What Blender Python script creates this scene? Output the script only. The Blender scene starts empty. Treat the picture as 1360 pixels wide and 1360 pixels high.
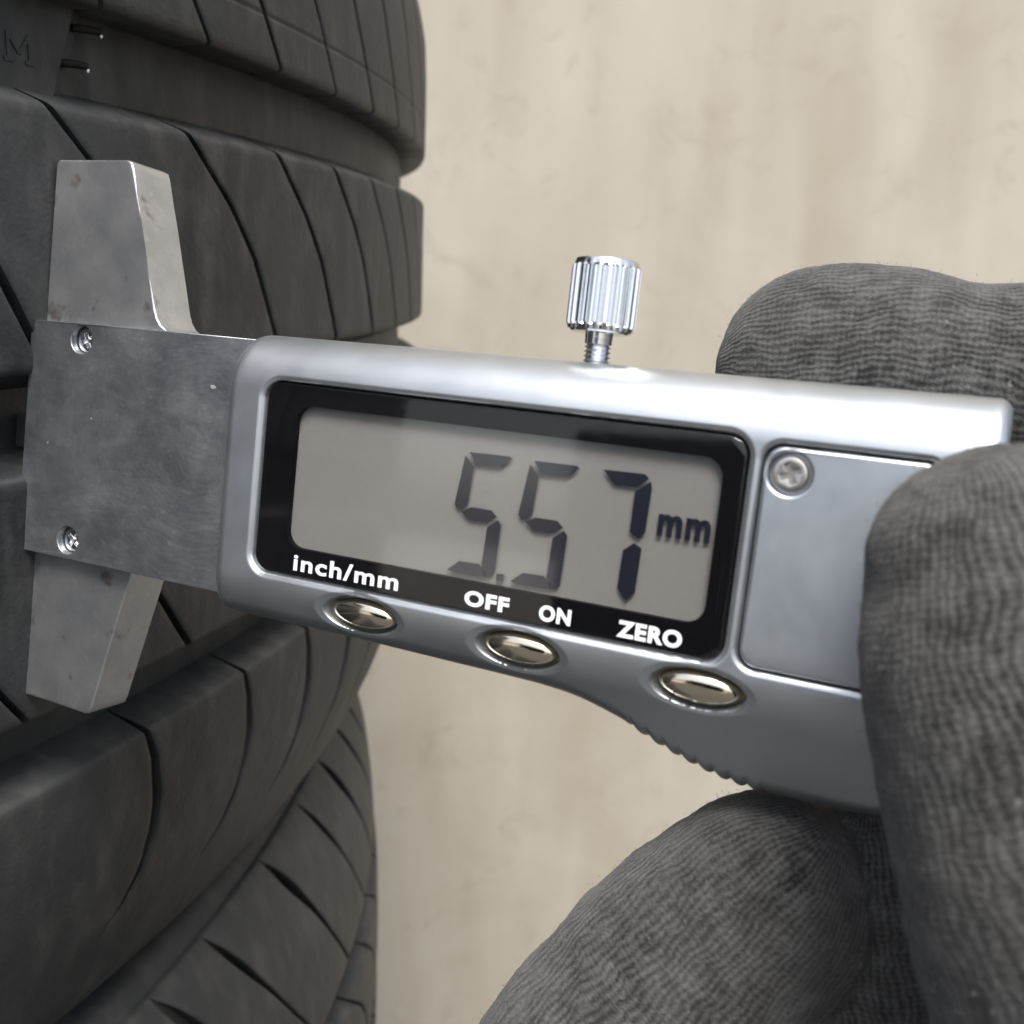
import bpy, bmesh, math, random
import numpy as np
from mathutils import Vector, Matrix, noise
random.seed(7); rng = np.random.default_rng(7)
sc = bpy.context.scene
MM = 0.001
CAMZ = 620.0                       # camera height above the ground, mm

# ------------------------------------------------------------------ camera
cam_d = bpy.data.cameras.new('camera')
cam = bpy.data.objects.new('camera', cam_d); sc.collection.objects.link(cam)
cam_d.sensor_width = 36; cam_d.lens = 36 * 1363 / 1360
cam_d.clip_start = 0.004; cam_d.clip_end = 200
cam.matrix_world = Matrix(((0.99891497, -0.04657128, 0.0, 0.0),
                           (0.01086583, 0.23306293, -0.97240095, 0.0),
                           (0.04528596, 0.97134587, 0.23331609, CAMZ * MM),
                           (0, 0, 0, 1)))
cam_d.dof.use_dof = True; cam_d.dof.focus_distance = 0.097; cam_d.dof.aperture_fstop = 50
sc.camera = cam
# ------------------------------------------------------------------ sky and sun
SUN_EL, SUN_AZ = math.radians(62), math.radians(174)     # azimuth clockwise from +Y
world = bpy.data.worlds.new('World'); sc.world = world; world.use_nodes = True
wn = world.node_tree.nodes; wl = world.node_tree.links
sky = wn.new('ShaderNodeTexSky'); sky.sky_type = 'NISHITA'; sky.sun_disc = False
sky.sun_elevation = SUN_EL; sky.sun_rotation = SUN_AZ
sky.air_density = 1.0; sky.dust_density = 4.2; sky.ozone_density = 0.6; sky.altitude = 0
hs = wn.new('ShaderNodeHueSaturation'); hs.inputs['Saturation'].default_value = .68      # thin white haze
wl.new(sky.outputs[0], hs.inputs['Color']); wl.new(hs.outputs[0], wn['Background'].inputs[0]); wn['Background'].inputs[1].default_value = 0.11
sun_d = bpy.data.lights.new('sun', 'SUN'); sun_d.energy = 2.2; sun_d.angle = math.radians(26); sun_d.color = (1, 0.98, 0.95)
sun = bpy.data.objects.new('sun', sun_d); sc.collection.objects.link(sun)
to_sun = Vector((math.sin(SUN_AZ) * math.cos(SUN_EL), math.cos(SUN_AZ) * math.cos(SUN_EL), math.sin(SUN_EL)))
sun.rotation_euler = to_sun.to_track_quat('Z', 'Y').to_euler(); sun.location = (0, -1, 3)
sc.view_settings.view_transform = 'Standard'; sc.view_settings.look = 'None'
sc.view_settings.exposure = 1.3; sc.view_settings.gamma = 1.0
sc.cycles.max_bounces = 8; sc.cycles.glossy_bounces = 5; sc.cycles.transparent_max_bounces = 8

# ------------------------------------------------------------------ materials
class NT:
    def __init__(s, name):
        s.m = bpy.data.materials.new(name); s.m.use_nodes = True
        s.n = s.m.node_tree.nodes; s.l = s.m.node_tree.links
        s.p = s.n['Principled BSDF']
    def add(s, t, **kw):
        x = s.n.new(t)
        for k, v in kw.items():
            if k.startswith('_'): x.inputs[k[1:].replace('_', ' ')].default_value = v
            else: setattr(x, k, v)
        return x
    def lk(s, a, b): s.l.new(a, b)
    def set(s, **kw):
        for k, v in kw.items():
            s.p.inputs[k.replace('_', ' ')].default_value = v
    def coord(s, kind='Object', scale=(1, 1, 1), rot=(0, 0, 0)):
        c = s.add('ShaderNodeTexCoord'); mp = s.add('ShaderNodeMapping')
        mp.inputs['Scale'].default_value = scale; mp.inputs['Rotation'].default_value = rot
        s.lk(c.outputs[kind], mp.inputs[0]); return mp.outputs[0]
    def noise(s, vec, scale, detail=4, rough=.55, dist=0):
        x = s.add('ShaderNodeTexNoise'); x.inputs['Scale'].default_value = scale
        x.inputs['Detail'].default_value = detail; x.inputs['Roughness'].default_value = rough
        x.inputs['Distortion'].default_value = dist
        if vec is not None: s.lk(vec, x.inputs['Vector'])
        return x.outputs['Fac']
    def ramp(s, fac, stops):
        r = s.add('ShaderNodeValToRGB'); e = r.color_ramp.elements
        while len(e) < len(stops): e.new(.5)
        for el, (p, c) in zip(e, stops):
            el.position = p; el.color = (c, c, c, 1) if isinstance(c, (int, float)) else (*c, 1)
        s.lk(fac, r.inputs[0]); return r.outputs[0]
    def mix(s, fac, a, b, mode='MIX'):
        x = s.add('ShaderNodeMix', data_type='RGBA', blend_type=mode)
        for sock, v in ((x.inputs[0], fac), (x.inputs[6], a), (x.inputs[7], b)):
            if isinstance(v, (int, float)): sock.default_value = v
            elif isinstance(v, tuple): sock.default_value = (*v, 1)
            else: s.lk(v, sock)
        return x.outputs[2]
    def math(s, op, a, b=None, c=None):
        x = s.add('ShaderNodeMath', operation=op)
        for i, v in enumerate((a, b, c)):
            if v is None: continue
            if isinstance(v, (int, float)): x.inputs[i].default_value = v
            else: s.lk(v, x.inputs[i])
        return x.outputs[0]
    def bump(s, h, strength=.3, dist=.0002):
        b = s.add('ShaderNodeBump'); b.inputs['Strength'].default_value = strength; b.inputs['Distance'].default_value = dist
        s.lk(h, b.inputs['Height']); s.lk(b.outputs[0], s.p.inputs['Normal'])
    def base(s, sock): s.lk(sock, s.p.inputs['Base Color'])
    def rough(s, sock): s.lk(sock, s.p.inputs['Roughness'])

def mat_rubber():
    t = NT('tyre_rubber')
    v = t.coord('Object', (1, 1, 1))
    big = t.noise(v, 28, 5, .6)
    vs = t.coord('Object', (40, 40, 14)); streak = t.noise(vs, 6, 4, .6)
    fine = t.noise(v, 1600, 3, .6)
    c = t.mix(t.ramp(big, [(.3, 0.0), (.75, 1.0)]), (.012, .0132, .0145), (.034, .036, .037))
    c = t.mix(t.math('MULTIPLY', t.ramp(streak, [(.46, 0.0), (.72, 1.0)]), .5), c, (.066, .065, .061))
    sp = t.noise(v, 420, 2, .5)
    c = t.mix(t.ramp(sp, [(.70, 0.0), (.78, .5)]), c, (.025, .024, .022))
    t.base(c); t.rough(t.ramp(big, [(.2, .46), (.8, .62)])); t.set(**{'Specular IOR Level': .30})
    h = t.math('ADD', t.math('MULTIPLY', fine, .4), t.noise(v, 300, 3, .6))
    t.bump(h, .38, .0004); return t.m
def mat_plate():
    t = NT('ground_steel')
    v = t.coord('Object')
    warp = t.noise(v, 90, 2, .5)
    vv = t.add('ShaderNodeVectorMath', operation='ADD'); t.lk(v, vv.inputs[0])
    sc_ = t.add('ShaderNodeVectorMath', operation='SCALE'); sc_.inputs['Scale'].default_value = .006
    wn_ = t.add('ShaderNodeTexNoise'); wn_.inputs['Scale'].default_value = 70; t.lk(v, wn_.inputs['Vector']); t.lk(wn_.outputs['Color'], sc_.inputs[0]); t.lk(sc_.outputs[0], vv.inputs[1])
    mp = t.add('ShaderNodeMapping'); mp.inputs['Scale'].default_value = (420, 1500, 420); mp.inputs['Rotation'].default_value = (0, 0, .15); t.lk(vv.outputs[0], mp.inputs[0])
    scr = t.noise(mp.outputs[0], 1, 4, .6)
    mp2 = t.add('ShaderNodeMapping'); mp2.inputs['Scale'].default_value = (1500, 420, 420); mp2.inputs['Rotation'].default_value = (0, 0, -.3); t.lk(vv.outputs[0], mp2.inputs[0])
    scr2 = t.noise(mp2.outputs[0], 1, 4, .6)
    wv = t.add('ShaderNodeTexWave', wave_type='RINGS', rings_direction='Z'); wv.inputs['Scale'].default_value = 520; wv.inputs['Distortion'].default_value = 22; wv.inputs['Detail'].default_value = 4; wv.inputs['Detail Scale'].default_value = .35
    mo = t.add('ShaderNodeMapping'); mo.inputs['Location'].default_value = (-.024, .016, 0); t.lk(vv.outputs[0], mo.inputs[0]); t.lk(mo.outputs[0], wv.inputs['Vector'])
    blot = t.noise(v, 160, 5, .65)
    c = t.mix(t.ramp(blot, [(.3, 0.0), (.7, 1.0)]), (.21, .23, .25), (.33, .345, .36))
    speck = t.noise(v, 1700, 2, .5)
    c = t.mix(t.ramp(speck, [(.60, 0.0), (.78, .22)]), c, (.60, .61, .62))
    dent = t.noise(v, 900, 1, .4)
    c = t.mix(t.ramp(dent, [(.80, 0.0), (.81, 1.0)]), c, (.95, .95, .95))
    t.base(c); t.set(Metallic=.92)
    t.rough(t.ramp(t.math('ADD', t.math('MULTIPLY', blot, .55), t.math('MULTIPLY_ADD', scr, .3, t.math('MULTIPLY', wv.outputs['Fac'], .05))), [(.3, .36), (.7, .56)]))
    t.bump(t.math('ADD', t.math('MULTIPLY_ADD', wv.outputs['Fac'], .07, t.math('MULTIPLY', scr, t.math('ADD', warp, .3))), t.math('MULTIPLY', scr2, t.math('SUBTRACT', 1.0, warp))), .30, .00012)
    return t.m
def mat_jaw():
    t = NT('worn_steel')
    v = t.coord('Object'); blot = t.noise(v, 190, 5, .65); speck = t.noise(v, 900, 3, .6)
    stain = t.noise(v, 260, 3, .6)
    c = t.mix(t.ramp(blot, [(.3, 0.0), (.7, 1.0)]), (.40, .415, .435), (.54, .54, .535))
    c = t.mix(t.ramp(speck, [(.58, 0.0), (.75, .4)]), c, (.62, .63, .64))
    c = t.mix(t.ramp(stain, [(.62, 0.0), (.72, .7)]), c, (.16, .115, .085))
    t.base(c); t.set(Metallic=.9); t.rough(t.ramp(blot, [(.2, .28), (.8, .42)])); t.bump(speck, .25, .0001); return t.m
def mat_satin():
    t = NT('satin_silver')
    v = t.coord('Object'); b = t.noise(v, 60, 4, .6); sm = t.noise(v, 180, 5, .7)
    t.base(t.mix(t.ramp(b, [(.3, 0.0), (.7, 1.0)]), (.42, .45, .475), (.475, .50, .52)))
    t.set(Metallic=.95); t.rough(t.ramp(sm, [(.35, .36), (.65, .43)])); return t.m
def mat_simple(name, col, rough=.5, metal=0, nscale=0, nstr=.2, var=.15, **kw):
    t = NT(name); t.set(Metallic=metal, Roughness=rough, **kw)
    v = t.coord('Object'); n = t.noise(v, nscale or 400, 4, .6)
    lo = tuple(c * (1 - var) for c in col); hi = tuple(min(1, c * (1 + var)) for c in col)
    t.base(t.mix(n, lo, hi))
    if nscale: t.bump(n, nstr, .0001)
    return t.m
def mat_pane():
    t = NT('clear_pane')
    t.n.remove(t.p)
    tr = t.add('ShaderNodeBsdfTransparent'); gl = t.add('ShaderNodeBsdfGlossy'); fr = t.add('ShaderNodeFresnel')
    fr.inputs['IOR'].default_value = 1.5; gl.inputs['Color'].default_value = (1, 1, 1, 1)
    v = t.coord('Object'); n = t.noise(v, 700, 5, .7)
    t.lk(t.ramp(n, [(.5, .035), (.85, .12)]), gl.inputs['Roughness'])
    mx = t.add('ShaderNodeMixShader'); geo = t.add('ShaderNodeNewGeometry'); t.lk(t.math('MULTIPLY', fr.outputs[0], t.math('SUBTRACT', 1.0, geo.outputs['Backfacing'])), mx.inputs[0]); t.lk(tr.outputs[0], mx.inputs[1]); t.lk(gl.outputs[0], mx.inputs[2])
    t.lk(mx.outputs[0], t.n['Material Output'].inputs[0]); return t.m
def mat_glove():
    t = NT('grey_knit')
    al = t.add('ShaderNodeAttribute', attribute_name='along').outputs['Fac']
    ar = t.add('ShaderNodeAttribute', attribute_name='around').outputs['Fac']
    v = t.coord('Object'); wob = t.noise(v, 160, 3, .6); wob2 = t.noise(v, 420, 2, .5)
    a2 = t.math('MULTIPLY_ADD', wob, 3.2, ar); s2 = t.math('MULTIPLY_ADD', wob2, .9, al)
    wale = t.math('SINE', t.math('MULTIPLY', a2, 2 * math.pi / .64))
    half = t.math('ABSOLUTE', wale)
    st = t.math('SINE', t.math('ADD', t.math('MULTIPLY', s2, 2 * math.pi / .44), t.math('MULTIPLY', half, 1.9)))
    fuzz = t.noise(v, 2600, 4, .7); mid = t.noise(v, 520, 4, .65); big = t.noise(v, 90, 4, .6)
    h = t.math('ADD', t.math('ADD', t.math('MULTIPLY', wale, .20), t.math('MULTIPLY', st, .09)), t.math('MULTIPLY_ADD', fuzz, 1.3, t.math('MULTIPLY', mid, 1.6)))
    hn = t.math('MULTIPLY_ADD', h, .62, -.42)
    c = t.mix(t.ramp(hn, [(.25, 0.0), (.85, 1.0)]), (.010, .010, .010), (.088, .088, .086))
    c = t.mix(t.ramp(big, [(.35, 0.0), (.8, .35)]), c, (.10, .098, .088))
    lint = t.noise(v, 1500, 2, .5); c = t.mix(t.ramp(lint, [(.72, 0.0), (.80, .35)]), c, (.26, .26, .25))
    t.base(c); t.set(Roughness=.95, **{'Specular IOR Level': .12, 'Sheen Weight': .14, 'Sheen Roughness': .5})
    t.bump(h, .8, .00021); return t.m
def mat_wall():
    t = NT('beige_plaster')
    v = t.coord('Object', (1, .16, 1)); st = t.noise(v, 24, 3, .5, .3)
    v2 = t.coord('Object'); bl = t.noise(v2, 11, 4, .6, .5); sp = t.noise(v2, 30, 5, .65, .9)
    c = t.mix(t.ramp(st, [(.3, 0.0), (.7, 1.0)]), (.285, .249, .192), (.352, .324, .268))
    c = t.mix(t.ramp(bl, [(.38, .0), (.70, .5)]), c, (.385, .362, .315))
    c = t.mix(t.ramp(sp, [(.56, 0.0), (.78, .6)]), c, (.235, .198, .148))
    t.base(c); t.set(Roughness=.85); t.bump(t.noise(v2, 40, 3, .5), .12, .002); return t.m

M = dict(concrete=mat_simple('pale_concrete', (.28, .255, .215), .9, nscale=30, nstr=.4, var=.15), rubber=mat_rubber(), plate=mat_plate(), jaw=mat_jaw(), satin=mat_satin(), pane=mat_pane(), glove=mat_glove(), wall=mat_wall(),
         mask=mat_simple('black_mask', (.0025, .0025, .003), .5, var=.2, **{'Specular IOR Level': .06}),
         lcd=mat_simple('lcd_reflector', (.155, .151, .142), .13, nscale=2200, nstr=.03, var=.05, **{'Specular IOR Level': 1.0}),
         seg=mat_simple('lcd_ink', (.010, .011, .018), .13, var=.1, **{'Specular IOR Level': 1.0}),
         white=mat_simple('white_print', (.74, .76, .80), .5, var=.04),
         nickel=mat_simple('polished_nickel', (.78, .70, .56), .13, 1, nscale=900, nstr=.10, var=.05),
         chrome=mat_simple('bright_chrome', (.70, .71, .72), .15, 1, nscale=1500, nstr=.10, var=.04),
         screw=mat_simple('screw_steel', (.50, .47, .43), .32, 1, nscale=800, nstr=.2, var=.2),
         dark=mat_simple('dark_rubber', (.008, .008, .008), .7, var=.2, **{'Specular IOR Level': .2}),
         paving=mat_simple('dark_asphalt', (.045, .044, .042), .9, nscale=60, nstr=.4, var=.2))

# ------------------------------------------------------------------ mesh helpers (coordinates in mm)
def link_mesh(name, verts, faces, m, parent=None, smooth=True, angle=None):
    me = bpy.data.meshes.new(name)
    v = np.asarray(verts, dtype=np.float64) * MM
    me.from_pydata(v.tolist() if len(v) < 5000 else v, [], faces); me.update()
    me.materials.append(m)
    if smooth:
        me.polygons.foreach_set('use_smooth', np.ones(len(me.polygons), dtype=bool))
        if angle: me.set_sharp_from_angle(angle=math.radians(angle))
    o = bpy.data.objects.new(name, me); sc.collection.objects.link(o)
    if parent: o.parent = parent
    return o
def link_bm(name, bm, m, parent=None, angle=30, wn=False):
    for v in bm.verts: v.co *= MM
    bmesh.ops.recalc_face_normals(bm, faces=bm.faces)
    me = bpy.data.meshes.new(name); bm.to_mesh(me); bm.free(); me.materials.append(m)
    me.polygons.foreach_set('use_smooth', np.ones(len(me.polygons), dtype=bool)); me.set_sharp_from_angle(angle=math.radians(angle))
    o = bpy.data.objects.new(name, me); sc.collection.objects.link(o)
    if wn: w = o.modifiers.new('normals', 'WEIGHTED_NORMAL'); w.weight = 100; w.keep_sharp = True
    if parent: o.parent = parent
    return o
def empty(name, label, cat, loc):
    o = bpy.data.objects.new(name, None); sc.collection.objects.link(o); o.location = loc
    o.empty_display_size = .02; o['label'] = label; o['category'] = cat; return o
def grid_faces(nr, nc, wrap=False):
    r = np.arange(nr - 1)[:, None]; c = np.arange(nc if wrap else nc - 1)[None, :]
    a = r * nc + c; b = r * nc + (c + 1) % nc
    return np.stack([a, b, b + nc, a + nc], -1).reshape(-1, 4).tolist()
def prism(bm, outer, z0, z1, holes=(), bevel=0, segs=2):
    """flat plate of any outline, holes cut through, front edges bevelled"""
    start = set(bm.faces); loops = [outer] + list(holes); edges = []
    for lp in loops:
        vs = [bm.verts.new((p[0], p[1], z1)) for p in lp]
        edges += [bm.edges.new((vs[i], vs[(i + 1) % len(vs)])) for i in range(len(vs))]
    r = bmesh.ops.triangle_fill(bm, edges=edges, use_beauty=True, use_dissolve=False)
    fs = [g for g in r['geom'] if isinstance(g, bmesh.types.BMFace)]
    for f in fs:
        f.normal_update()
        if f.normal.z < 0: f.normal_flip()
    ex = bmesh.ops.extrude_face_region(bm, geom=fs)
    vs = [g for g in ex['geom'] if isinstance(g, bmesh.types.BMVert)]
    for v in vs: v.co.z = z0
    if bevel:
        be = [e for e in edges if e.is_valid]
        bmesh.ops.bevel(bm, geom=be, offset=bevel, segments=segs, profile=.5, affect='EDGES')
def circle(cx, cy, r, n=28, ry=None, a0=0):
    return [(cx + r * math.cos(a0 + 2 * math.pi * i / n), cy + (ry or r) * math.sin(a0 + 2 * math.pi * i / n)) for i in range(n)]
def rrect(x0, x1, y0, y1, r, n=7):
    out = []
    for cx, cy, a in ((x1 - r, y1 - r, 0), (x0 + r, y1 - r, 90), (x0 + r, y0 + r, 180), (x1 - r, y0 + r, 270)):
        for i in range(n + 1):
            t = math.radians(a + 90 * i / n); out.append((cx + r * math.cos(t), cy + r * math.sin(t)))
    return out
def lathe(prof, n=48):
    """prof: list of (radius, z); returns verts, faces around Z"""
    V = []
    for r, z in prof:
        for i in range(n):
            a = 2 * math.pi * i / n; V.append((r * math.cos(a), r * math.sin(a), z))
    return V, grid_faces(len(prof), n, True)
def smooth01(x): x = np.clip(x, 0, 1); return x * x * (3 - 2 * x)

# ------------------------------------------------------------------ setting
bm = bmesh.new(); bmesh.ops.create_grid(bm, x_segments=8, y_segments=8, size=20000)
ground = link_bm('ground', bm, M['paving']); ground['kind'] = 'structure'
bm = bmesh.new(); prism(bm, [(-1500, 0), (2600, 0), (2600, 2400), (-1500, 2400)], -120, 0)
wall = link_bm('wall', bm, M['wall']); wall.rotation_euler = (math.radians(90), 0, 0); wall.location = (0, .590, 0); wall['kind'] = 'structure'

# unseen surfaces added behind the camera for the display to mirror
def box(bm, x0, x1, y0, y1, z0, z1, bevel=0):
    r = bmesh.ops.create_cube(bm, size=1)
    for v in r['verts']: v.co = Vector(((x0 + x1) / 2 + v.co.x * (x1 - x0), (y0 + y1) / 2 + v.co.y * (y1 - y0), (z0 + z1) / 2 + v.co.z * (z1 - z0)))
    if bevel: bmesh.ops.bevel(bm, geom=list({e for v in r['verts'] for e in v.link_edges}), offset=bevel, segments=2, profile=.5, affect='EDGES')
bm = bmesh.new(); box(bm, -16000, -300, -16000, -1500, -20, 4); pale_slab = link_bm('added_pale_slab', bm, M['concrete']); pale_slab['kind'] = 'structure'  # unseen pale slab, added to brighten what the display and metal reflect
cab = empty('added_dark_cabinet', 'unseen black cabinet added behind the camera to darken the reflection at the right of the display', 'added reflection block', (0, -2.0, 0))  # added out of view so the right of the display reflects black
bm = bmesh.new(); box(bm, -1960, -420, -500, -20, 60, 950, 6); link_bm('added_cabinet_body', bm, M['mask'], cab)
for x0, x1, hx in ((-1950, -1195, -1225), (-1185, -430, -1155)):
    bm = bmesh.new(); box(bm, x0, x1, -18, 0, 75, 940, 3); dr_ = link_bm('door', bm, M['mask'], cab)
    bm = bmesh.new(); box(bm, hx - 8, hx + 8, 2, 26, 480, 620, 4); link_bm('handle', bm, M['screw'], dr_)
for x in (-1930, -450):
    for y in (-470, -50):
        bm = bmesh.new(); box(bm, x - 20, x + 20, y - 20, y + 20, 0, 58); link_bm('foot', bm, M['mask'], cab)
# ------------------------------------------------------------------ tyres
HALF = 86.0
DEPTH = 5.8
Zp = [0, 15, 24.5, 33, 41, 50, 59, 66.7, 73.5, 78.5, 81.5]
R_round = [317, 317, 316.8, 316.4, 315.6, 314.9, 313.7, 311.8, 309.3, 307, 305]
R_full = [317, 317, 316.9, 316.9, 316.9, 316.9, 316.8, 316.4, 314.9, 311.0, 307]
def Rz(z, up): return np.interp(abs(z), Zp, R_full if (up and z > 0) else R_round)
def block_mesh(name, rows, ref_l, ref_r, shape, hw, dep, kl=1.0, kr=1.0):
    """one tread block between two sipes. rows: (z, R, drop). ref in degrees, shape(z) degrees, hw(z)/dep(z) mm"""
    V = []; nc = 0
    for z, R, drop in rows:
        h = max(hw(z) * kl, .02); h2 = max(hw(z) * kr, .02); d = dep(z)
        L = (ref_l + shape(z)); Rr = (ref_r + shape(z)); W = math.radians(Rr - L) * R
        L = L + .012 * noise.noise(Vector((z * .35, ref_l * 3.1, 0))); W += .05 * noise.noise(Vector((z * .4, ref_r * 2.3, 5)))
        off = [0, h, h + .10, h + .35] + list(np.linspace(h + .9, W - h2 - .9, 7)) + [W - h2 - .35, W - h2 - .10, W - h2, W]
        dr = [d, d, .14, .02] + [0] * 7 + [.02, .14, d, d]
        nc = len(off)
        for o_, q in zip(off, dr):
            th = math.radians(L) + o_ / R; rr = R - max(drop, min(q, d))
            V.append((rr * math.sin(th), -rr * math.cos(th), z))
    return V, grid_faces(len(rows), nc)
def rib_rows(z0, z1, up, w0=2.4, w1=2.4, n=7):
    z0_, z1_ = z0, z1
    return ([(z0 - w0, Rz(z0, up), DEPTH + .3), (z0 - .30, Rz(z0, up), .75), (z0 + .05, Rz(z0, up), .22), (z0 + .5, Rz(z0 + .5, up), .03)] +
            [(z, Rz(z, up), 0) for z in np.linspace(z0 + 1.2, z1 - 1.2, n)] +
            [(z1 - .5, Rz(z1 - .5, up), .03), (z1 - .05, Rz(z1, up), .22), (z1 + .30, Rz(z1, up), .75), (z1 + w1, Rz(z1, up), DEPTH + .3)])
def shp(pts):
    zs, ts = zip(*sorted(pts)); return lambda z: float(np.interp(z, zs, ts))
hB = shp([(4.6, .03), (5.0, .46), (31.5, .46), (32.2, .03)]); hC = shp([(-32.4, .03), (-31.8, .5), (-5.2, .5), (-4.6, .03)])
sB = shp([(34, -.25), (31.3, 0), (27.7, .72), (23.2, 1.65), (17.2, 2.53), (7.8, 3.42), (5.3, 3.62), (2, 3.9)])
sC = shp([(-34, .3), (-31.7, 0), (-27.8, -.52), (-24, -.98), (-18, -1.8), (-10, -2.7), (-5, -3.2), (-2, -3.5)])
sA = shp([(39, .4), (42.1, 0), (50, -1.05), (57, -2.0), (84, -5.2), (87, -5.5)])
sD = shp([(-38, -.2), (-40.8, 0), (-45, .28), (-51, .43), (-55, .40), (-61, .05), (-65, -.42), (-67.5, -1.1), (-86, -1.6)])
hA = shp([(41.5, .03), (42, .36), (58, .38), (66, .7), (73, 1.25), (78, .9), (81, .05), (90, .02)])
dA = shp([(39, 5), (60, 5), (72, 3.2), (79, 1.2), (81.2, 0.02), (90, .01)])
hD = shp([(-39.9, .03), (-40.5, .45), (-44, .6), (-50, .85), (-56, .85), (-61, .55), (-65, .28), (-67.5, .03), (-90, .02)])
dD = shp([(-38, 5.2), (-60, 5), (-66, 3), (-68, .02), (-90, .01)])
cB = lambda z: .46
def make_tyre(name, label, zc, centre, up, lists, hair, visible=(52, 108)):
    root = empty(name, label, 'tyre', (centre[0] * MM, centre[1] * MM, (CAMZ + zc - HALF) * MM))
    pr = []
    for z in np.linspace(81.3, 40, 18): pr.append((Rz(z, up) - (0.25 if z > 80 else DEPTH + .2), z))
    floor = [(Rz(z, up) - DEPTH, z) for z in np.linspace(38, -38, 15)]
    pl = [(Rz(z, up) - (0.25 if z < -80 else DEPTH + .2), z) for z in np.linspace(-40, -81.3, 18)]
    side = lambda s: [(304.0, s * 81.4), (303.6, s * 81.9), (303.3, s * 82.8), (302.4, s * 84.0), (300.6, s * 85.0), (298, s * 85.7), (294, s * 86), (290, s * 86), (284, s * 85.6), (282, s * 84.6), (270, s * 84.5), (250, s * 83), (235, s * 78), (222, s * 72), (214, s * 66), (211, s * 60)]
    inner = [(214, 56), (240, 66), (280, 70), (300, 62), (306, 40), (307, 0), (306, -40), (300, -62), (280, -70), (240, -66), (214, -56)]
    prof = side(1)[::-1] + pr + floor + pl + side(-1) + inner[::-1]
    prof.append(prof[0])
    V, F = lathe([(r, z + HALF) for r, z in prof], 300)
    V = np.array(V)
    link_mesh('carcass', V, F, M['rubber'], root, True, 40)
    outerA = lambda: rib_rows(42.1, 60, up, w0=.35)[:-4] + [(z, Rz(z, up), 0) for z in (63, 66, 69, 72, 74.5, 77, 79, 80.4, 81.4)] + [(81.55, Rz(81.4, up) - .5, 0), (81.6, 303.2, 0)]
    rA = outerA()
    if hair:
        rA = [r for r in rA if not 47 < r[0] < 49.4] + [(47.45, Rz(48, up), 0), (47.75, Rz(48, up), 0), (47.9, Rz(48, up), .16), (48.15, Rz(48, up), .16), (48.3, Rz(48, up), 0), (48.6, Rz(48, up), 0)]
        rA.sort()
    rD = [(z, Rz(z, up), 0) for z in (-66, -68, -70, -73, -76, -79, -80.4, -81.4)] + [(-81.55, Rz(-81.4, up) - .5, 0), (-81.6, 303.2, 0)]
    rD = sorted(rD + [r for r in rib_rows(-66, -40.8, up, n=16)[4:]])
    spec = {'A': (rA, sA, hA, dA), 'B': (rib_rows(5.3, 31.3, up, n=12), sB, hB, lambda z: 5.4),
            'C': (rib_rows(-31.7, -5.3, up, n=12), sC, hC, lambda z: 5.4), 'D': (rD, sD, hD, dD)}
    restV, restF = [], []
    for k, (rows, s, hw, dp) in spec.items():
        rows = [(z, R, d) for z, R, d in rows]
        L = sorted(lists[k]); st = 360 / 104
        # carry the pitch on round the tyre from the listed sipes
        n_rest = int(round((360 - (L[-1] - L[0])) / st)); st2 = (360 - (L[-1] - L[0])) / n_rest
        allL = L + [L[-1] + st2 * (i + 1) for i in range(n_rest)]
        wide = rng.uniform(.72, 1.3, len(allL)); wide[-1] = wide[0]
        for i in range(len(allL) - 1):
            a, b = allL[i], allL[i + 1]
            V, F = block_mesh('b', rows, a, b, s, hw, dp, wide[i], wide[i + 1])
            V = [(x, y, z + HALF) for x, y, z in V]
            am = (a % 360)
            if visible[0] < am < visible[1]:
                link_mesh('tread_block', V, F, M['rubber'], root, True, 50)
            else:
                n0 = len(restV); restV += V; restF += [[j + n0 for j in f] for f in F]
    o = link_mesh('tread_blocks', restV, restF, M['rubber'], root, True, 50); o['kind'] = 'stuff'
    return root
listsU = {'A': [59.2, 62.6, 65.8, 69.0, 72.26, 75.35, 78.72, 82.03, 85.4, 88.8, 92.2, 95.6],
          'B': [56.4, 60.0, 63.55, 67.56, 71.41, 75.13, 78.59, 81.8, 85.1, 88.5, 92, 95.4],
          'C': [57.6, 62.0, 66.3, 71.05, 74.6, 78.1, 81.6, 85.1, 88.6, 92, 95.4],
          'D': [56.8, 60.6, 64.4, 69.67, 73.58, 77.19, 80.7, 84.2, 87.7, 91.2, 94.6]}
listsL = {'A': [70.2, 73.6, 77, 80.5, 83.3, 87.6, 91.6, 95.2, 98.8, 102.2],
          'B': [66, 69.6, 73.2, 76.8, 80.4, 84, 87.6, 91.1, 94.6, 98, 101.4],
          'C': [66, 69.6, 73.2, 76.8, 80.4, 84, 87.6, 91.1, 94.6, 98, 101.4],
          'D': [66, 69.6, 73.2, 76.8, 80.4, 84, 87.6, 91.1, 94.6, 98, 101.4]}
UZ = -18.0; UC = (-340.17, 227.73); LZ = UZ - 2 * HALF
tyre1 = make_tyre('tyre', 'black car tyre on top of the stack, pressed against the gauge jaws', UZ, UC, True, listsU, True)
tyre2 = make_tyre('tyre', 'second black tyre from the top, showing below the gauge at lower left', LZ, (-346, 207), False, listsL, False)
for t in (tyre1, tyre2): t['group'] = 'tyres stacked flat'
# two more tyres carry the stack
def deep_copy(o, parent=None):
    c = o.copy(); sc.collection.objects.link(c); c.parent = parent
    for ch in o.children: deep_copy(ch, c)
    return c

def cyl(theta, R, z):
    t = math.radians(theta); return Vector((R * math.sin(t), -R * math.cos(t), z + HALF))
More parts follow.
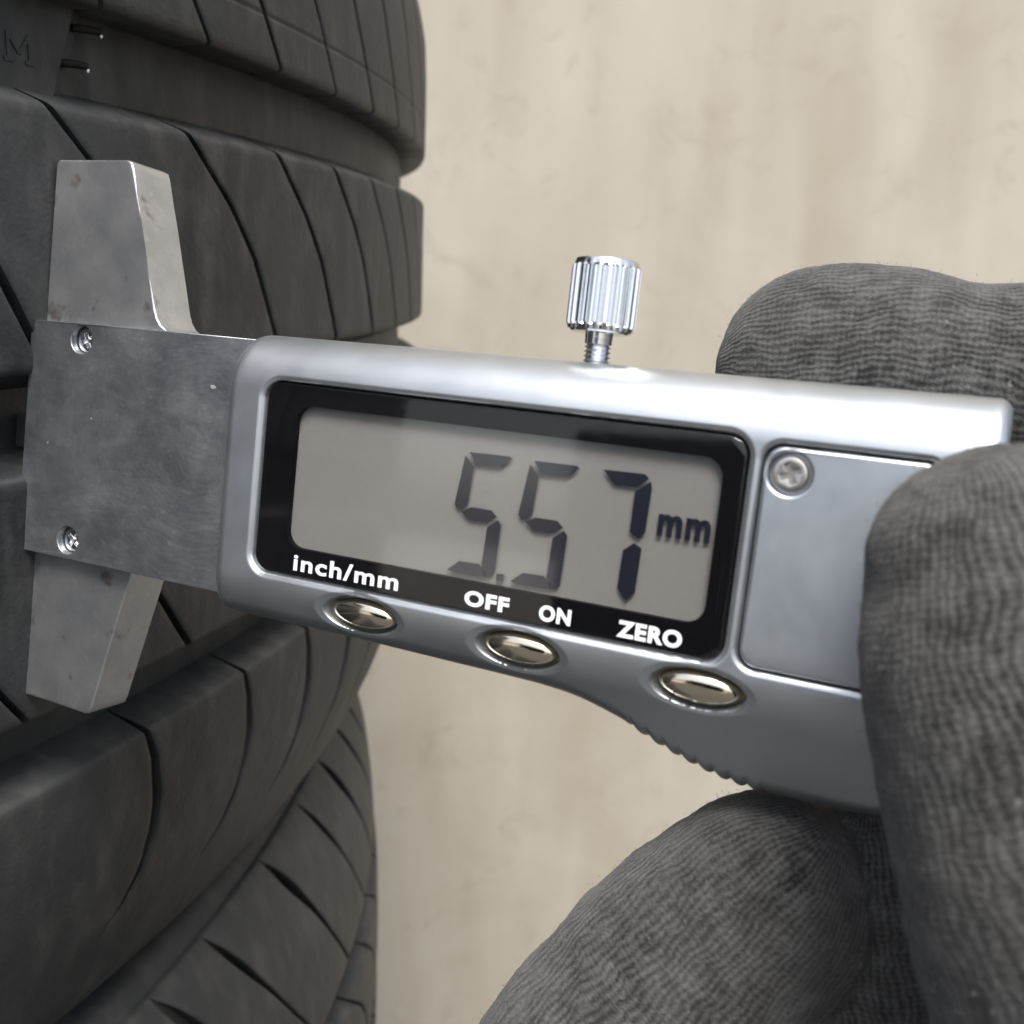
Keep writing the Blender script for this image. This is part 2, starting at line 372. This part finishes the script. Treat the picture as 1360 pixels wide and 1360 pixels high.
# tread wear bar with a raised letter, in the upper groove of the top tyre
V = []; edge = [(31.5, 68.25), (36.7, 68.6), (43.5, 69.1)]
F = []
nz, nt = 9, 12
for i in range(nz):
    z = 30.5 + (44.5 - 30.5) * i / (nz - 1); te = np.interp(z, [e[0] for e in edge], [e[1] for e in edge])
    for j in range(nt):
        th = 62.5 + (te - 62.5) * j / (nt - 1); V.append(cyl(th, 317 - 3.9, z))
    V.append(cyl(te + .03, 317 - 4.1, z)); V.append(cyl(te + .10, 317 - 5.0, z)); V.append(cyl(te + .36, 317 - 5.05, z)); V.append(cyl(te + .40, 317 - DEPTH - .1, z))
F = grid_faces(nz, nt + 4)
bar = link_mesh('wear_bar', V, F, M['rubber'], tyre1, True, 35)
def letter_m():
    bm = bmesh.new()
    st = [((-1.3, 0), (-1.3, 2.6), .38), ((1.3, 0), (1.3, 2.6), .38), ((-1.3, 2.5), (0, .7), .38), ((0, .7), (1.3, 2.5), .38), ((-1.85, 0), (-.75, 0), .42), ((.75, 0), (1.85, 0), .42)]
    for (x0, y0), (x1, y1), w in st:
        d = Vector((x1 - x0, y1 - y0)); n = Vector((-d.y, d.x)).normalized() * w / 2
        prism(bm, [(x0 + n.x, y0 + n.y), (x0 - n.x, y0 - n.y), (x1 - n.x, y1 - n.y), (x1 + n.x, y1 + n.y)], -.3, .20 + random.random() * .02)
    return bm
lt = link_bm('letter', letter_m(), M['rubber'], bar)
th = 67.6; p = cyl(th, 317 - 3.98, 35.4)
tx = Vector((math.cos(math.radians(th)), math.sin(math.radians(th)), 0)); nx = Vector((math.sin(math.radians(th)), -math.cos(math.radians(th)), 0))
lt.matrix_local = Matrix((( tx.x, 0, nx.x, p.x * MM), (tx.y, 0, nx.y, p.y * MM), (0, 1, 0, p.z * MM), (0, 0, 0, 1)))
for zz, tt in ((40.2, 69.15), (36.4, 68.75)):
    a = cyl(tt, 317 - 4.5, zz); d = (cyl(tt + 1, 317 - 4.5, zz) - a).normalized() * .75 + (cyl(tt, 320, zz) - a).normalized() * .5 + Vector((0, 0, .05))
    d.normalize(); u_ = d.orthogonal().normalized(); w_ = d.cross(u_)
    V = []
    for i, (l, r) in enumerate(((-.5, .42), (.6, .42), (1.3, .42), (2.2, .40), (2.45, .28), (2.5, .02))):
        c = a + d * l + Vector((0, 0, -.10 * l * l * .3))
        V += [c + u_ * (r * math.cos(k * math.pi / 5)) + w_ * (r * math.sin(k * math.pi / 5)) for k in range(10)]
    nb = link_mesh('rubber_nub', V, grid_faces(6, 10, True), M['dark'], tyre1)
    c = a + d * 2.42 - Vector((0, 0, .55)); V, F = lathe([(0, -.24), (.12, -.17), (.17, 0), (.12, .17), (0, .24)], 8)
    link_mesh('nub_tip', [Vector(p) + c for p in V], F, M['white'], nb)
for i in (1, 2):
    t = deep_copy(tyre2); t.location.z -= 2 * HALF * MM * i; t.location.x += .004 * i
    t['label'] = ['third black tyre from the top of the stack', 'lowest black tyre, flat on the paving'][i - 1]

# ------------------------------------------------------------------ gauge
gauge = empty('tread_gauge', 'silver digital tread depth gauge reading 5.57 mm, held against the tyre', 'gauge', (0, 0, 0))
GX = Vector((0.917144607713523, -0.39843490592209013, -0.009766999788217073)); GY = -Vector((-0.06305721847202123, -0.12086484026356069, -0.9906641598375483)); GN = Vector((-0.393534694456003, -0.9091981720895168, 0.13597473341948946))
GO = Vector((-49.804052798491746, 100.68573699528135, 2.579708858781416 + CAMZ)) * MM
gauge.matrix_world = Matrix(((GX.x, GY.x, GN.x, GO.x), (GX.y, GY.y, GN.y, GO.y), (GX.z, GY.z, GN.z, GO.z), (0, 0, 0, 1)))
# local axes: x along the gauge, -y down it (v), z out of its face
def neg(pts): return [(u, -v) for u, v in pts]

# housing: a moulded shell on a fine grid that follows its outline
uL, uR = 27.75, 88.95
uu = np.unique(np.concatenate([np.linspace(uL, uL + 2, 40), np.linspace(uL + 2, uR - 2, 760), np.linspace(uR - 2, uR, 40)]))
top = np.interp(uu, [28, 33, 45, 60, 75, 89], [8.78, 8.74, 8.62, 8.52, 8.42, 8.32])
r = 1.9; k = np.clip((uL + r - uu) / r, 0, 1); top = top + r * .85 * (1 - np.sqrt(1 - k * k))
r = .9; k = np.clip((uu - (uR - r)) / r, 0, 1); top = top + r * (1 - np.sqrt(1 - k * k))
bu = [27.7, 30, 36, 42, 50, 55, 58.5, 61, 62.5, 63.8, 65.25, 66.3, 68, 70, 72, 73.8, 75.5, 78, 82, 84.5, 86, 87.2, 88.2, 89]
bv = [33.6, 33.6, 33.62, 33.66, 33.85, 33.95, 34.05, 34.3, 34.65, 35.1, 35.62, 36.15, 37.05, 37.95, 38.65, 39.1, 39.3, 39.35, 39.3, 39.0, 38.4, 37.4, 36, 34.6]
bot = np.interp(uu, bu, bv)
ker = np.hanning(31); ker /= ker.sum(); bot = np.convolve(np.pad(bot, 15, 'edge'), ker, 'valid')
ph = (uu - 66.2) / 1.27; on = smooth01((uu - 65.6) / .6) * smooth01((76.6 - uu) / .6)
bot = bot + on * (np.abs(np.sin(np.pi * ph)) - .5) * .40
r = 1.0; k = np.clip((uL + r - uu) / r, 0, 1); bot = bot - r * (1 - np.sqrt(1 - k * k))
NT_ = 380
tt = np.linspace(0, 1, NT_)
tt = .5 * tt + .5 * (tt - np.sin(2 * np.pi * tt) / (2 * np.pi)) if False else tt
U = np.repeat(uu[None, :], NT_, 0); Vv = top[None, :] + (bot - top)[None, :] * tt[:, None]
def fillet(d, rx, rz):
    q = np.clip(1 - d / rx, 0, 1); return -rz * (1 - np.sqrt(np.clip(1 - q * q, 0, 1)))
zt = fillet(Vv - top[None, :], 4.6, 4.2)
zl = fillet(U - uL, 1.3, 1.2); zr = fillet(uR - U, 1.3, 1.2)
s = np.clip(Vv - 29.5, 0, None)
slope = np.where(s < 3.2, .62 * s * s / 6.4, .62 * (s - 1.6))
zb = fillet(bot[None, :] - Vv, 1.5, 1.5) - slope
Z = np.minimum(np.minimum(zl, zr), 0) + np.minimum(zt, 0) + zb
def sd_rr(x, y, x0, x1, y0, y1, r):
    qx = np.abs(x - (x0 + x1) / 2) - (x1 - x0) / 2 + r; qy = np.abs(y - (y0 + y1) / 2) - (y1 - y0) / 2 + r
    return np.hypot(np.maximum(qx, 0), np.maximum(qy, 0)) + np.minimum(np.maximum(qx, qy), 0) - r
# display recess with a rounded lip
d = sd_rr(U, Vv, 31.85, 72.97, 12.52, 29.06, 1.7)
Z = np.where(d < 2.5, Z * 1.0, Z)
lip = smooth01((.42 - d) / .42) * .16
Z = Z - np.where(d > 0, lip, .16) - smooth01(-d / .22) * 1.3
# battery cover recess
dc = sd_rr(U, Vv, 73.72, 85.75, 12.80, 28.95, 1.5)
Z = Z - smooth01((.30 - dc) / .30) * np.where(dc > 0, .10, .10) - smooth01(-dc / .25) * 1.0
BTN = [(43.0, 31.02), (57.18, 31.06), (71.38, 31.10)]
for bx, by in BTN:
    e = np.hypot((U - bx) / 3.62, (Vv - by) / 1.62); de = (e - 1) * 1.9
    Z = Z - smooth01((.42 - de) / .42) * .14 - smooth01(-de / .25) * 1.5
nv, nu = Z.shape
W_ = np.stack([U, -Vv, Z], -1).reshape(-1, 3)
F = grid_faces(nv, nu); F = [f[::-1] for f in F]
ring = list(range(nu)) + [(i * nu + nu - 1) for i in range(1, nv)] + [((nv - 1) * nu + j) for j in range(nu - 2, -1, -1)] + [(i * nu) for i in range(nv - 2, 0, -1)]
base = W_[ring].copy(); base[:, 2] = -11.6; n0 = len(W_)
allv = np.concatenate([W_, base]); m_ = len(ring)
F += [[ring[i], ring[(i + 1) % m_], n0 + (i + 1) % m_, n0 + i] for i in range(m_)]
F.append([n0 + i for i in range(m_)])
housing = link_mesh('housing', allv, F, M['satin'], gauge, True, 70)

# display: black mask, reflector, ink, pane
bm = bmesh.new()
outer = neg(rrect(32.02, 72.80, 12.70, 28.90, 1.5)); hole = neg(rrect(35.0, 71.15, 14.45, 26.5, 1.5))
prism(bm, outer, -1.2, -.62, [hole[::-1]])
mask = link_bm('display_mask', bm, M['mask'], gauge)
bm = bmesh.new(); prism(bm, neg(rrect(34.2, 72.0, 13.6, 27.4, .5)), -1.6, -1.25)
lcd = link_bm('lcd_panel', bm, M['lcd'], gauge)
bm = bmesh.new(); prism(bm, neg(rrect(32.0, 72.82, 12.68, 28.92, 1.5)), -.60, -.30, bevel=.26, segs=2)
pane = link_bm('window_pane', bm, M['pane'], gauge, 80, True)
SEG = {'a': [(51.17, 16.43), (54.56, 16.37), (54.86, 16.52), (53.97, 17.26), (51.85, 17.36)], 'f': [(50.84, 16.74), (51.66, 17.5), (51.45, 20.58), (50.72, 21.06), (50.33, 20.69)],
       'g': [(50.94, 21.16), (51.83, 20.71), (53.55, 20.71), (54.1, 21.17), (53.1, 21.72), (51.72, 21.75)], 'c': [(54.21, 21.38), (54.50, 21.74), (54.37, 25.6), (53.86, 25.96), (53.23, 25.25), (53.35, 22.05)],
       'd': [(51.25, 25.12), (52.99, 25.07), (53.75, 25.99), (50.9, 26.08), (50.26, 25.96)]}
SEV = {'a': [(62.23, 16.37), (65.44, 16.29), (65.80, 16.60), (64.87, 17.32), (63.2, 17.35)], 'b': [(65.95, 16.79), (66.08, 17.32), (65.99, 20.55), (65.52, 21.06), (64.82, 20.65), (64.85, 17.66)],
       'c': [(65.27, 21.43), (65.87, 21.75), (65.78, 25.04), (65.14, 25.79), (64.40, 24.95), (64.49, 22.10)]}
def digit(name, polys, du):
    for p in polys.values():
        bm = bmesh.new(); prism(bm, neg([(u + du, v) for u, v in p]), -.98, -.95)
        link_bm('digit_segment', bm, M['seg'], lcd)
digit('five', SEG, 0); digit('five', SEG, 5.52); digit('seven', SEV, 0)
bm = bmesh.new(); prism(bm, neg([(54.58, 25.55), (55.22, 25.53), (55.2, 26.08), (54.58, 26.1)]), -.98, -.95); link_bm('decimal_point', bm, M['seg'], lcd)
def text(name, body, u0, u1, v0, v1, z, m, parent, bold=.0, slant=0, th=.012):
    cu = bpy.data.curves.new(name, 'FONT'); cu.body = body; cu.offset = bold; cu.extrude = 0; cu.resolution_u = 6; cu.shear = slant; cu.space_character = 1.12
    tmp = bpy.data.objects.new('tmp', cu); sc.collection.objects.link(tmp)
    me = bpy.data.meshes.new_from_object(tmp.evaluated_get(bpy.context.evaluated_depsgraph_get()))
    bpy.data.objects.remove(tmp); bpy.data.curves.remove(cu)
    co = np.zeros(len(me.vertices) * 3); me.vertices.foreach_get('co', co); co = co.reshape(-1, 3)
    lo, hi = co.min(0), co.max(0)
    co[:, 0] = (co[:, 0] - lo[0]) / (hi[0] - lo[0]) * (u1 - u0) + u0
    co[:, 1] = -(v1 - (co[:, 1] - lo[1]) / (hi[1] - lo[1]) * (v1 - v0)); co[:, 2] = z
    bm = bmesh.new(); bm.from_mesh(me); bpy.data.meshes.remove(me)
    bm.verts.ensure_lookup_table()
    for v, c in zip(bm.verts, co): v.co = c
    ex = bmesh.ops.extrude_face_region(bm, geom=bm.faces[:])
    for v in ex['geom']:
        if isinstance(v, bmesh.types.BMVert): v.co.z -= th
    return link_bm(name, bm, m, parent)
PZ = -.605
text('lettering', 'inch/mm', 35.96, 46.2, 26.97, 28.42, PZ, M['white'], mask, .024)
text('lettering', 'OFF', 52.22, 56.07, 27.2, 28.44, PZ, M['white'], mask, .044)
text('lettering', 'ON', 58.6, 61.2, 27.2, 28.46, PZ, M['white'], mask, .044)
text('lettering', 'ZERO', 64.87, 69.8, 27.2, 28.5, PZ, M['white'], mask, .044)
text('unit_sign', 'mm', 66.85, 70.75, 18.98, 20.62, -.95, M['seg'], lcd, .04, th=.03)

# buttons
for bx, by in BTN:
    bt = bpy.data.objects.new('button', None); sc.collection.objects.link(bt); bt.parent = gauge
    V = []; prof = [(.985, -2.4), (.985, -1.15), (.975, -1.08), (.955, -1.06), (.945, -1.10), (.935, -1.2), (.925, -1.0), (.912, -.68), (.87, -.48), (.81, -.34), (.72, -.22), (.60, -.12), (.45, -.04), (.3, .005), (.15, .03), (.0, .035)]
    n = 48
    for r, z in prof:
        for i in range(n):
            a = 2 * math.pi * i / n; V.append((bx + 3.3 * r * math.cos(a), -by + 1.30 * r * math.sin(a), z - .45 - .18 * (-(1.30 * r * math.sin(a))) ))
    bpy.data.objects.remove(bt)
    link_mesh('button', V, grid_faces(len(prof), n, True), M['nickel'], gauge, True, 60)

# Phillips screws
def screw(cu, cv, r, ztop, parent, rot=0.0, m='screw'):
    bm = bmesh.new(); a, b = r * .62, r * .17
    cross = []
    for q in range(4):
        for (x, y) in ((b, -b), (b * 1.0 + .0, -b), (a, -b), (a, b)):
            t = rot + q * math.pi / 2; cross.append((cu + x * math.cos(t) - y * math.sin(t), -cv + x * math.sin(t) + y * math.cos(t)))
    cl = [];  [cl.append(p) for p in cross if not cl or (abs(p[0] - cl[-1][0]) + abs(p[1] - cl[-1][1])) > 1e-6]
    prism(bm, circle(cu, -cv, r, 32), ztop - .5, ztop, [cl], bevel=r * .07, segs=2)
    prism(bm, circle(cu, -cv, r * .97, 32), ztop - .9, ztop - .42)
    return link_bm('screw', bm, M[m], parent)
# battery cover
bm = bmesh.new(); prism(bm, neg(rrect(73.98, 85.5, 13.08, 28.68, 1.3)), -1.0, -.08, [circle(75.75, -14.93, 1.46, 32)[::-1]], bevel=.28, segs=3)
cover = link_bm('battery_cover', bm, M['satin'], gauge, 80, True)
screw(75.75, 14.93, 1.18, -.28, cover, .45)
# base plate and its two recessed screws
bm = bmesh.new()
prism(bm, neg([(-.38, 9.45), (-.70, 32.82), (29, 32.84), (29, 9.25), (14, 9.28)]), -6.02, -4.6, [circle(6.4, -10.93, 1.36, 32)[::-1], circle(6.15, -30.9, 1.36, 32)[::-1]], bevel=.13, segs=2)
plate = link_bm('base_plate', bm, M['plate'], gauge, 50, True)
screw(6.4, 10.93, 1.2, -5.35, plate, .35, 'chrome'); screw(6.15, 30.9, 1.2, -5.35, plate, .9, 'chrome')
# jaws
def jaw(pts):
    bm = bmesh.new(); prism(bm, neg(pts), -11.0, -6.0, bevel=.22, segs=3); return link_bm('jaw', bm, M['jaw'], gauge, 50, True)
jaw([(.22, -6.1), (.6, -6.48), (9.4, -6.58), (9.95, -6.35), (10.25, -5.6), (10.9, -3.3), (11.65, -.9), (12.4, 1.8), (13.2, 4.6), (13.95, 7.3), (14.3, 8.1), (14.8, 8.75), (15.6, 9.2), (17, 9.5), (17, 14), (.0, 14), (.05, 8.6)])
jaw([(-.75, 28.5), (15, 28.5), (13.95, 31.4), (13.42, 33.3), (9.3, 47.8), (9.0, 48.5), (8.6, 48.72), (-.9, 48.45), (-1.15, 48.1), (-.95, 40), (-.88, 33.5)])
# depth rod between the jaws
bm = bmesh.new(); prism(bm, neg([(-5.2, 19.4), (-5.2, 22.8), (40, 22.8), (40, 19.4)]), -9.4, -7.6, bevel=.2); link_bm('depth_rod', bm, M['plate'], gauge)
# lock screw: fluted chrome knob on a threaded shank, axis along v
def along_v(V, cu, cw, v0): return [(cu + x, -(v0 - z), cw + y) for x, y, z in V]   # local z = up
KU, KW = 58.95, -6.0
n = 22 * 6; V = []
for z, sc_f, fl in ((.15, .88, 0), (.15, .93, 0), (.45, .96, .2), (.62, 1, 1), (4.95, 1, 1), (5.1, .96, .3), (5.3, .93, 0), (5.55, .90, 0), (5.62, .84, 0), (5.62, 0, 0)):
    for i in range(n):
        ph = i % 6; f = [0, .02, .30, .36, .30, .02][ph] * fl
        a = 2 * math.pi * i / n; rr = (2.74 * sc_f) - f; rr = max(rr, 0) if sc_f else 0
        V.append((rr * math.cos(a), rr * math.sin(a), z))
lock = link_mesh('lock_knob', along_v(V, KU, KW, 6.1), grid_faces(10, n, True), M['chrome'], gauge, True, 28)
prof = [(2.3, .15), (2.3, -.02), (1.12, -.05), (1.08, -.9)]
for i in range(9): prof += [(.86, -.95 - .36 * i), (1.1, -1.13 - .36 * i)]
V, F = lathe(prof, 32)
link_mesh('threaded_shank', along_v(V, KU, KW, 6.1), F, M['chrome'], gauge, True, 35)

# ------------------------------------------------------------------ gloved hand
CH = {'thumb': [(27.7, 56.1, -15.4, 7.33), (28.7, 53.9, -20.9, 8.95), (30.6, 51.1, -26.9, 9.3), (33.8, 48.0, -34.7, 10.4), (43.1, 50.2, -50.2, 14.5), (52, 58, -68, 18)],
      'index': [(25.3, 88.2, -7.6, 8.45), (30.1, 86.1, -7.2, 8.52), (37.2, 83.5, -7.5, 8.3), (46.6, 80.4, -8.3, 9.2), (59.0, 77.1, -16.9, 11.5), (64, 68, -38, 16), (60, 62, -62, 20)],
      'middle': [(22.0, 73.1, -48.0, 8.4), (18.0, 73.4, -53.6, 9.72), (14.0, 73.6, -60.0, 10.9), (8.6, 71.3, -69.0, 11.6), (7.3, 71.2, -85.3, 12.5), (20, 66.5, -94, 13), (40, 62, -96, 16)],
      'ring': [(31.2, 74.4, -47.4, 7.9), (33.4, 71.6, -61.2, 8.6), (34.5, 66.4, -78.1, 9.5), (42, 62, -92, 15)],
      'wrist': [(62, 66, -40, 16), (60, 61, -62, 21), (50, 60, -88, 20), (80, 62, -110, 25), (120, 66, -140, 28)]}
def spline(ch, step=.9):
    P = np.array(ch, float); d = np.r_[0, np.cumsum(np.linalg.norm(np.diff(P[:, :3], axis=0), axis=1))]
    s_ = np.arange(0, d[-1], step); out = np.zeros((len(s_), 4))
    T = np.gradient(P, d, axis=0)
    for i, q in enumerate(s_):
        k = min(np.searchsorted(d, q, 'right') - 1, len(d) - 2); h = d[k + 1] - d[k]; t = (q - d[k]) / h
        out[i] = (2*t**3-3*t**2+1)*P[k] + (t**3-2*t**2+t)*h*T[k] + (-2*t**3+3*t**2)*P[k+1] + (t**3-t**2)*h*T[k+1]
    return s_, out
def frames(C3):
    T = np.gradient(C3, axis=0); T /= np.linalg.norm(T, axis=1)[:, None]
    a = np.array([0, -1.0, .2]); A = a[None] - (T @ a)[:, None] * T; A /= np.linalg.norm(A, axis=1)[:, None]
    return T, A, np.cross(T, A)
bm = bmesh.new(); axes = {}
for kname, ch in CH.items():
    s_, Q = spline(ch); T, A, B = frames(Q[:, :3]); axes[kname] = (s_, Q, T, A, B)
    rings = []; r0 = Q[0, 3]; n = 28
    def add(c, r, a, b): return [bm.verts.new(c + r * (math.cos(2*math.pi*i/n) * a + math.sin(2*math.pi*i/n) * b)) for i in range(n)]
    for q in np.linspace(.06, .97, 9):          # rounded tip
        ang = math.acos(q) if False else math.asin(q); rings.append(add(Q[0, :3] - T[0] * r0 * math.cos(ang), r0 * q, A[0], B[0]))
    for i in range(len(s_)): rings.append(add(Q[i, :3], Q[i, 3], A[i], B[i]))
    rl = Q[-1, 3]
    for q in (.8, .5, .1): rings.append(add(Q[-1, :3] + T[-1] * rl * math.sqrt(1 - q*q), rl * q, A[-1], B[-1]))
    for a, b in zip(rings[:-1], rings[1:]):
        for i in range(n): bm.faces.new((a[i], a[(i+1) % n], b[(i+1) % n], b[i]))
    bm.faces.new(rings[0][::-1]); bm.faces.new(rings[-1])
raw = link_bm('glove', bm, M['glove'])
md = raw.modifiers.new('r', 'REMESH'); md.mode = 'VOXEL'; md.voxel_size = .62 * MM; md.use_smooth_shade = True
ms = raw.modifiers.new('s', 'SMOOTH'); ms.factor = .5; ms.iterations = 14
me = bpy.data.meshes.new_from_object(raw.evaluated_get(bpy.context.evaluated_depsgraph_get()))
old = raw.data; raw.modifiers.clear(); raw.data = me; bpy.data.meshes.remove(old); me.name = 'glove'
if not me.materials: me.materials.append(M['glove'])
nvt = len(me.vertices); co = np.zeros(nvt * 3); me.vertices.foreach_get('co', co); co = co.reshape(-1, 3)
no = np.zeros(nvt * 3); me.vertex_normals.foreach_get('vector', no); no = no.reshape(-1, 3)
best = np.full(nvt, 1e9); along = np.zeros(nvt); around = np.zeros(nvt); pm = co / MM
for idx, (kname, (s_, Q, T, A, B)) in enumerate(axes.items()):
    for i0 in range(0, nvt, 20000):
        p_ = pm[i0:i0+20000]; D = np.linalg.norm(p_[:, None] - Q[None, :, :3], axis=2) - Q[None, :, 3]
        j = D.argmin(1); dm = D[np.arange(len(p_)), j]; w = dm < best[i0:i0+20000]
        rel = p_ - Q[j, :3]; an = np.arctan2((rel * B[j]).sum(1), (rel * A[j]).sum(1))
        sl = slice(i0, i0+20000)
        along[sl] = np.where(w, s_[j] + (rel * T[j]).sum(1) + idx * 37, along[sl]); around[sl] = np.where(w, an * 9.0, around[sl]); best[sl] = np.where(w, dm, best[sl])
# soft wrinkles and nap
wr = np.array([noise.noise(Vector((a * 95, b * 95, c * 95))) * .75 + noise.noise(Vector((a * 320, b * 320, c * 320))) * .22 + noise.noise(Vector((a * 1200, b * 1200, c * 1200))) * .12 for a, b, c in co])
co += no * (wr[:, None] * MM)
me.vertices.foreach_set('co', co.ravel())
for nm, dat in (('along', along), ('around', around)):
    at = me.attributes.new(nm, 'FLOAT', 'POINT'); at.data.foreach_set('value', dat.astype(np.float32))
me.polygons.foreach_set('use_smooth', np.ones(len(me.polygons), dtype=bool)); me.update()
raw.location = (0, 0, CAMZ * MM)
raw.name = 'gloved_hand'; raw['label'] = 'hand in a fuzzy dark grey knit glove gripping the right end of the gauge'; raw['category'] = 'gloved hand'

# loose fibres standing off the knit
tri = np.array([p.vertices[:3] for p in me.polygons]); cen = co[tri].mean(1)
nrm = no[tri].mean(1); nrm /= np.linalg.norm(nrm, axis=1)[:, None] + 1e-9
pick = np.where((cen[:, 0] < .05) & (cen[:, 2] > -.078))[0]; pick = rng.choice(pick, 9000)
P0 = cen[pick] + rng.normal(0, .0002, (len(pick), 3)); N0 = nrm[pick]
D0 = N0 + rng.normal(0, .75, N0.shape); D0 /= np.linalg.norm(D0, axis=1)[:, None]
L0 = (.00012 + .00042 * rng.random(len(pick)) ** 2)[:, None]; S0 = np.cross(D0, rng.normal(0, 1, D0.shape)); S0 /= np.linalg.norm(S0, axis=1)[:, None]
P1 = P0 + D0 * L0 * .6; P2 = P1 + (D0 + rng.normal(0, .5, D0.shape)) * L0 * .4; wd = .000018
vv = np.stack([P0 - S0 * wd, P0 + S0 * wd, P1 + S0 * wd, P1 - S0 * wd, P2], 1).reshape(-1, 3) / MM
k5 = np.arange(len(pick))[:, None] * 5
ff = (k5 + np.array([[0, 1, 2, 3]])).tolist() + (k5 + np.array([[3, 2, 4]])).tolist()
M['lint'] = mat_simple('grey_fibre', (.09, .09, .088), .9)
fl = link_mesh('fibres', vv, ff, M['lint'], raw, False); fl['kind'] = 'stuff'
